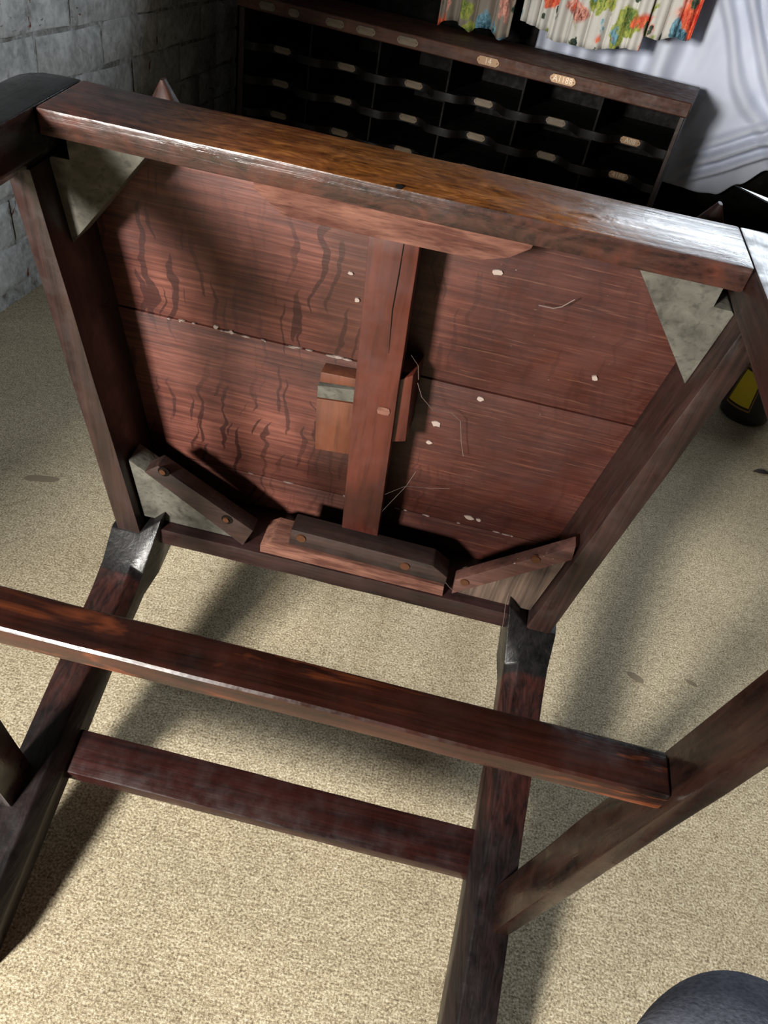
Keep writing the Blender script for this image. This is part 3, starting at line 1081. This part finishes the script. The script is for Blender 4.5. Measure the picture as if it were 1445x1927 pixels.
def hanging(name, u0, u1, dep, ztop, hem, folds, amp, m, nu=90, nv=36, thick=0.0016, seed=0.0, gather=None):
    """cloth hanging in vertical folds; hem(t) is its lower edge"""
    bm = bmesh.new()
    g = []
    for i in range(nu + 1):
        t = i / nu
        row = []
        for j in range(nv + 1):
            v = j / nv
            z = ztop + (hem(t) - ztop) * v
            a = amp * (0.35 + 0.65 * v)
            ph = folds * 2 * math.pi * t + 0.9 * math.sin(5.1 * t + seed) + 0.35 * noise.noise(Vector((t * 6, v * 1.5, seed)))
            d = dep + a * math.sin(ph) + 0.4 * a * math.sin(2.3 * ph + seed)
            uu = u0 + (u1 - u0) * t + 0.25 * a * math.cos(ph)
            row.append(bm.verts.new(backpt(uu, d, z)))
        g.append(row)
    for i in range(nu):
        for j in range(nv):
            bm.faces.new((g[i][j], g[i + 1][j], g[i + 1][j + 1], g[i][j + 1]))
    o = finish(bm, name, M[m], smooth=True, angle=180)
    sd = o.modifiers.new('thickness', 'SOLIDIFY')
    sd.thickness = thick
    return o


rail_z = 1.10
o = hanging('floral_dress', -0.055, 0.175, 0.232, rail_z, lambda t: 0.556 + 0.004 * math.sin(9 * t) + 0.026 * t + 0.010 * max(0, .15 - t) / .15, 5.2, 0.010, 'floral', seed=0.4)
tag(o, 'white cotton floral dress with wide gathered hem hanging nearest over the cabinet', 'dress')
o = hanging('floral_blouse', 0.165, 0.286, 0.252, rail_z, lambda t: 0.607 + 0.022 * t + 0.004 * math.sin(12 * t), 3.4, 0.009, 'floral', nu=60, seed=2.1)
tag(o, 'red and pink floral blouse hanging rightmost beside the white sheet', 'blouse')
o = hanging('floral_skirt', -0.135, -0.055, 0.262, rail_z, lambda t: 0.588 - 0.012 * t, 2.2, 0.008, 'floral', nu=40, seed=4.0)
tag(o, 'narrow white and green floral skirt hanging left of the wide-hemmed dress', 'skirt')
o = hanging('floral_scarf', -0.345, -0.150, 0.235, rail_z, lambda t: 0.5385 + 0.018 * abs(math.sin(7 * t)) , 4.4, 0.010, 'floral2', nu=70, seed=6.3)
tag(o, 'dim red and blue floral scarf bunched on the cabinet top at the left', 'scarf')
# board fixed to the wall, from whose underside the clothes and the sheet hang
M['rail_wood'] = wood('hanging_board_wood', lin(40, 28, 22), lin(80, 58, 44), 'x', 0.6)
bm = bmesh.new()
backbox(bm, -0.62, 1.30, 0.19, 0.499, 1.10, 1.122)
tr = finish(bm, 'hanging_board', M['rail_wood'], smooth=False)
tr['kind'] = 'structure'


def mat_sheet():
    k = NT('white_cotton_sheet')
    n = k.noise(k.co, 6.0, 3, 0.5)
    c = k.ramp(n, [(0.3, lin(206, 213, 232)), (0.7, lin(224, 230, 246))])
    k.bump(k.noise(k.mapping((700, 700, 700)), 1.0, 2, 0.5), 0.08, 0.0005)
    m = k.out(c, 0.9, 0.1)
    return m


M['sheet'] = mat_sheet()


def sheet_z(u):
    pts = [(-0.30, 0.40), (0.10, 0.33), (0.366, 0.283), (0.43, 0.280), (0.486, 0.288), (0.535, 0.325), (0.591, 0.374), (0.66, 0.42), (0.8, 0.47), (1.2, 0.5)]
    for (a, za), (b, zb) in zip(pts, pts[1:]):
        if a <= u <= b:
            t = (u - a) / (b - a)
            t = t * t * (3 - 2 * t)
            return za + (zb - za) * t
    return pts[-1][1]


def ridge(x, w):
    x = abs(x) / w
    return (1 - x) ** 2 * (1 + 2 * x) if x < 1 else 0.0


def sheet_disp(u, z):
    # folds sweep down from the upper left and swing out to the right, around a centre high on the right
    cx, cz = 0.80, 0.93
    r = math.hypot(u - cx, (z - cz) * 0.92)
    a = math.atan2(cz - z, cx - u)
    n = noise.noise(Vector((u * 5, z * 5, 3.1)))
    rr = r + 0.030 * n + 0.05 * math.sin(a * 2.2)
    d = 0.0
    for (r0, w, h) in ((0.20, .022, .014), (0.235, .012, .008), (0.268, .018, .019), (0.318, .024, .025), (0.345, .010, .008), (0.376, .018, .020), (0.428, .027, .030), (0.458, .010, .007), (0.494, .021, .022), (0.56, .026, .016)):
        d += h * ridge(rr - r0 - 0.02 * noise.noise(Vector((a * 2.0, r0 * 40, 1.0))), w)
    # folded-over lower edge running up to the right
    t = (u - 0.40) * 0.62 + 0.335 - z
    if u > 0.36:
        k = min(1.0, (u - 0.36) / 0.08)
        d += k * (0.022 * ridge(t + 0.012, 0.022) + 0.016 * ridge(t - 0.03, 0.016) + 0.014 * ridge(t + 0.055, 0.020))
    d += 0.010 * noise.noise(Vector((u * 9, z * 6, 7.7))) + 0.004 * noise.noise(Vector((u * 26, z * 20, 2.7)))
    # upright folds behind the cabinet
    if u < 0.34:
        d += 0.016 * math.sin(u * 62) * min(1, (0.34 - u) / 0.1)
    return d


bm = bmesh.new()
nu, nv = 230, 150
g = []
for i in range(nu + 1):
    u = -0.12 + (1.20 + 0.12) * i / nu
    row = []
    for j in range(nv + 1):
        v = j / nv
        hz = sheet_z(u)
        z = 1.10 + (hz - 1.10) * v
        row.append(bm.verts.new(backpt(u, 0.430 - 1.7 * sheet_disp(u, z), z)))
    g.append(row)
for i in range(nu):
    for j in range(nv):
        bm.faces.new((g[i][j], g[i + 1][j], g[i + 1][j + 1], g[i][j + 1]))
sheet = finish(bm, 'white_sheet', M['sheet'], smooth=True, angle=180)
sd = sheet.modifiers.new('thickness', 'SOLIDIFY')
sd.thickness = 0.0016
tag(sheet, 'white cotton sheet hanging in swept folds behind the cabinet', 'sheet')
# stitched bands along the turned-up hem
for off in (0.0, 0.010, 0.018):
    pts = []
    for i in range(30):
        u = 0.455 + i * 0.011
        z = (u - 0.40) * 0.62 + 0.335 + 0.012 - 0.012 + off + 0.012
        pts.append(backpt(u, 0.430 - 1.7 * sheet_disp(u, z) - 0.0015, z))
    bm = bmesh.new()
    tube(bm, pts, [0.0011 + 0.0005 * (i % 2) for i in range(30)], 5)
    o = finish(bm, 'stitched_band', M['sheet'])
    o.parent = sheet
# ------------------------------------------------------------------ small things
# black bottle with a yellow label
bt = thing('black_bottle', 'black bottle with yellow label standing on the floor behind the chair', 'bottle', loc=(0.755, 1.535, 0.0))
M['black'] = NT('black_plastic').out(lin(17, 18, 16), 0.45, 0.5)
M['yellow'] = NT('yellow_label').out(lin(214, 188, 38), 0.6)
M['label_edge'] = NT('label_border').out(lin(140, 104, 58), 0.6)
M['label_dark'] = NT('label_dark_line').out(lin(36, 26, 18), 0.6)
prof = [(0.044, 0.0), (0.0525, 0.006), (0.054, 0.02), (0.0525, 0.09), (0.048, 0.14), (0.040, 0.17), (0.022, 0.195), (0.016, 0.21), (0.016, 0.235)]
bm = bmesh.new()
N = 36
secs = [[(r * math.cos(2 * math.pi * k / N), r * math.sin(2 * math.pi * k / N), z) for k in range(N)] for r, z in prof]
loft(bm, secs)
finish(bm, 'body', M['black'], bt)
bm = bmesh.new()
cyl(bm, (0, 0, 0.235), (0, 0, 1), 0.018, 0.017, 0.03, 24)
finish(bm, 'cap', M['black'], bt)


def brad(z):
    for (r0, z0), (r1, z1) in zip(prof, prof[1:]):
        if z0 <= z <= z1:
            return r0 + (r1 - r0) * (z - z0) / (z1 - z0)
    return prof[-1][0]


def label(name, a0, a1, z0, z1, off, m, narrow=0.0):
    bm = bmesh.new()
    g = []
    for i in range(11):
        row = []
        for j in range(7):
            z = z0 + (z1 - z0) * j / 6
            sh = narrow * j / 6
            a = (a0 + sh) + ((a1 - sh) - (a0 + sh)) * i / 10
            r = brad(z) + off
            row.append(bm.verts.new((r * math.cos(a), r * math.sin(a), z)))
        g.append(row)
    for i in range(10):
        for j in range(6):
            bm.faces.new((g[i][j], g[i + 1][j], g[i + 1][j + 1], g[i][j + 1]))
    return finish(bm, name, M[m], bt)


A0 = math.radians(196)
A1 = math.radians(250)
label('label_border', A0 - .10, A1 + .10, 0.034, 0.128, 0.0006, 'label_edge', 0.10)
label('label_line', A0 - .05, A1 + .05, 0.038, 0.124, 0.0010, 'label_dark', 0.10)
label('yellow_label', A0, A1, 0.043, 0.119, 0.0014, 'yellow', 0.10)

# dry leaf on the floor
M['leaf'] = NT('dry_leaf').out(lin(52, 46, 42), 0.8)
bm = bmesh.new()
pts = [(-.018, 0, .001), (-.008, .006, .004), (.006, .007, .005), (.02, .001, .002), (.006, -.006, .004), (-.008, -.005, .003)]
vs = [bm.verts.new(p) for p in pts]
c = bm.verts.new((0, 0, 0.0008))
for i in range(6):
    bm.faces.new((vs[i], vs[(i + 1) % 6], c))
leaf = finish(bm, 'dry_leaf', M['leaf'])
leaf.location = (0.735, 1.298, 0.0)
sd = leaf.modifiers.new('thickness', 'SOLIDIFY')
sd.thickness = 0.0006
tag(leaf, 'small dark dry leaf lying on the concrete right of the chair', 'leaf')

# damp spots on the concrete
M['spot'] = NT('damp_spot').out(lin(150, 136, 114), 0.8, 0.2)
for (x, y, a, b, rot) in ((-0.528, 0.834, .026, .008, .2), (0.387, 0.685, .013, .006, -.6), (0.468, 0.696, .008, .004, -.4)):
    bm = bmesh.new()
    cr, sr = math.cos(rot), math.sin(rot)
    pts = []
    for k in range(16):
        t = 2 * math.pi * k / 16
        rr = 1 + 0.25 * noise.noise(Vector((math.cos(t) * 1.5, math.sin(t) * 1.5, x * 9)))
        px, py = a * rr * math.cos(t), b * rr * math.sin(t)
        pts.append((x + px * cr - py * sr, y + px * sr + py * cr))
    prism(bm, pts, -0.001, 0.0004)
    o = finish(bm, 'damp_spot', M['spot'], floor)

# ------------------------------------------------------------------ the person crouching at the camera (only a knee is in view)
def mat_denim():
    k = NT('navy_jeans')
    big = k.noise(k.co, 14.0, 3, 0.6, 0.4)
    weave = k.noise(k.mapping((500, 500, 220)), 1.0, 2, 0.5)
    c = k.ramp(k.math('ADD', k.math('MULTIPLY', big, 0.6), k.math('MULTIPLY', weave, 0.4)), [(0.36, lin(66, 69, 80)), (0.64, lin(112, 116, 128))])
    k.bump(weave, 0.3, 0.0008)
    return k.out(c, 0.9, 0.15)


M['denim'] = mat_denim()
M['shoe'] = NT('brown_leather_shoe').out(lin(60, 42, 30), 0.5)
person = thing('person', 'person crouching in navy blue jeans with one knee raised', 'person', loc=(0.30, -0.30, 0.0))
PL = Vector((0.30, -0.30, 0.0))


def skin(name, joints, edges, m, root=0):
    me = bpy.data.meshes.new(name)
    me.from_pydata([Vector(p) - PL for p, r in joints], edges, [])
    o = bpy.data.objects.new(name, me)
    col.objects.link(o)
    o.parent = person
    o.modifiers.new('skin', 'SKIN')
    lay = me.skin_vertices[0].data if me.skin_vertices else None
    if lay is None:
        bpy.context.view_layer.objects.active = o
        lay = me.skin_vertices[0].data
    for i, (p, r) in enumerate(joints):
        lay[i].radius = (r, r)
        lay[i].use_root = (i == root)
    sb = o.modifiers.new('smooth', 'SUBSURF')
    sb.levels = 4
    sb.render_levels = 4
    me.materials.append(M[m])
    for p in me.polygons:
        p.use_smooth = True
    o.modifiers['skin'].use_smooth_shade = True
    return o


KNEE = Vector((0.213, 0.140, 0.338))
jn = [((0.66, -0.36, 0.24), 0.12),        # pelvis
      ((0.60, -0.24, 0.26), 0.085), ((0.46, -0.06, 0.30), 0.078), (KNEE + Vector((0.05, -0.045, 0.0)), 0.070), (KNEE, 0.060),
      (KNEE + Vector((0.03, -0.02, -0.07)), 0.058), ((0.35, 0.03, 0.16), 0.052), ((0.36, 0.0, 0.07), 0.045),
      ((0.72, -0.26, 0.22), 0.085), ((0.74, -0.10, 0.15), 0.075), ((0.74, 0.06, 0.075), 0.062), ((0.72, -0.12, 0.06), 0.050), ((0.72, -0.30, 0.055), 0.042),
      ((0.67, -0.42, 0.42), 0.12)]
ed = [(0, 1), (1, 2), (2, 3), (3, 4), (4, 5), (5, 6), (6, 7), (0, 8), (8, 9), (9, 10), (10, 11), (11, 12), (0, 13)]
skin('jeans', jn, ed, 'denim')
M['jumper'] = NT('grey_jumper').out(lin(70, 72, 78), 0.9, 0.1)
M['skin'] = NT('skin').out(lin(196, 150, 126), 0.55)
M['hair'] = NT('brown_hair').out(lin(50, 36, 28), 0.7)
skin('jumper', [((0.665, -0.40, 0.36), 0.125), ((0.64, -0.44, 0.52), 0.135), ((0.60, -0.44, 0.66), 0.14), ((0.56, -0.42, 0.74), 0.07),
                ((0.42, -0.44, 0.68), 0.062), ((0.26, -0.34, 0.58), 0.050), ((0.12, -0.16, 0.68), 0.038),
                ((0.72, -0.36, 0.68), 0.062), ((0.62, -0.16, 0.60), 0.050), ((0.34, -0.10, 0.66), 0.045), ((0.20, -0.10, 0.70), 0.036)],
     [(0, 1), (1, 2), (2, 3), (2, 4), (4, 5), (5, 6), (2, 7), (7, 8), (8, 9), (9, 10)], 'jumper')
skin('head', [((0.55, -0.42, 0.76), 0.052), ((0.53, -0.41, 0.82), 0.055), ((0.50, -0.39, 0.88), 0.082), ((0.51, -0.41, 0.96), 0.088), ((0.43, -0.35, 0.895), 0.016)],
     [(0, 1), (1, 2), (2, 3), (2, 4)], 'skin')
bm = bmesh.new()
bmesh.ops.create_uvsphere(bm, u_segments=24, v_segments=16, radius=0.102)
for v in bm.verts:
    v.co = Vector((0.535, -0.425, 0.955)) - PL + Vector((v.co.x, v.co.y, v.co.z * 1.08 if v.co.z > 0 else v.co.z * 1.35))
finish(bm, 'hair', M['hair'], person)
for wrist, dirn, up_ in (((0.115, -0.155, 0.685), Vector((-0.45, 0.55, 0.35)), Vector((0, 0, 1))), ((0.195, -0.10, 0.702), Vector((-0.9, 0.2, 0.15)), Vector((0, 0, 1)))):
    w_ = Vector(wrist)
    d_ = dirn.normalized()
    sd_ = d_.cross(up_).normalized()
    js_, es_ = [(w_, 0.024), (w_ + d_ * 0.045, 0.027)], [(0, 1)]
    for q_, (o_, l_) in enumerate(((-0.024, 0.050), (-0.008, 0.058), (0.008, 0.054), (0.024, 0.044))):
        b_ = len(js_)
        js_ += [(w_ + d_ * 0.070 + sd_ * o_, 0.0095), (w_ + d_ * (0.070 + l_ * .5) + sd_ * o_, 0.0085), (w_ + d_ * (0.070 + l_ * .8) + sd_ * o_ - up_ * 0.018, 0.0075)]
        es_ += [(1, b_), (b_, b_ + 1), (b_ + 1, b_ + 2)]
    b_ = len(js_)
    js_ += [(w_ + d_ * 0.030 - sd_ * 0.032, 0.011), (w_ + d_ * 0.055 - sd_ * 0.045 - up_ * .01, 0.009)]
    es_ += [(0, b_), (b_, b_ + 1)]
    skin('hand', js_, es_, 'skin')
for (fx, fy, tx, ty) in ((0.36, -0.01, 0.335, 0.17), (0.72, -0.34, 0.72, -0.46)):
    bm = bmesh.new()
    f_ = Vector((tx - fx, ty - fy, 0)).normalized()
    r_ = Vector((f_.y, -f_.x, 0))
    o_ = Vector((fx, fy, 0)) - PL
    secs = []
    for t_, w_, h_ in ((-0.06, .022, .05), (-0.045, .034, .085), (0.0, .038, .095), (0.06, .040, .075), (0.12, .045, .055), (0.17, .040, .042), (0.195, .022, .03)):
        c_ = o_ + f_ * t_
        secs.append([c_ - r_ * w_, c_ + r_ * w_, c_ + r_ * w_ * .95 + Vector((0, 0, h_ * .6)), c_ + r_ * w_ * .5 + Vector((0, 0, h_)), c_ - r_ * w_ * .5 + Vector((0, 0, h_)), c_ - r_ * w_ * .95 + Vector((0, 0, h_ * .6))])
    loft(bm, secs)
    bevel(bm, 0.006, 2, 25)
    finish(bm, 'shoe', M['shoe'], person)
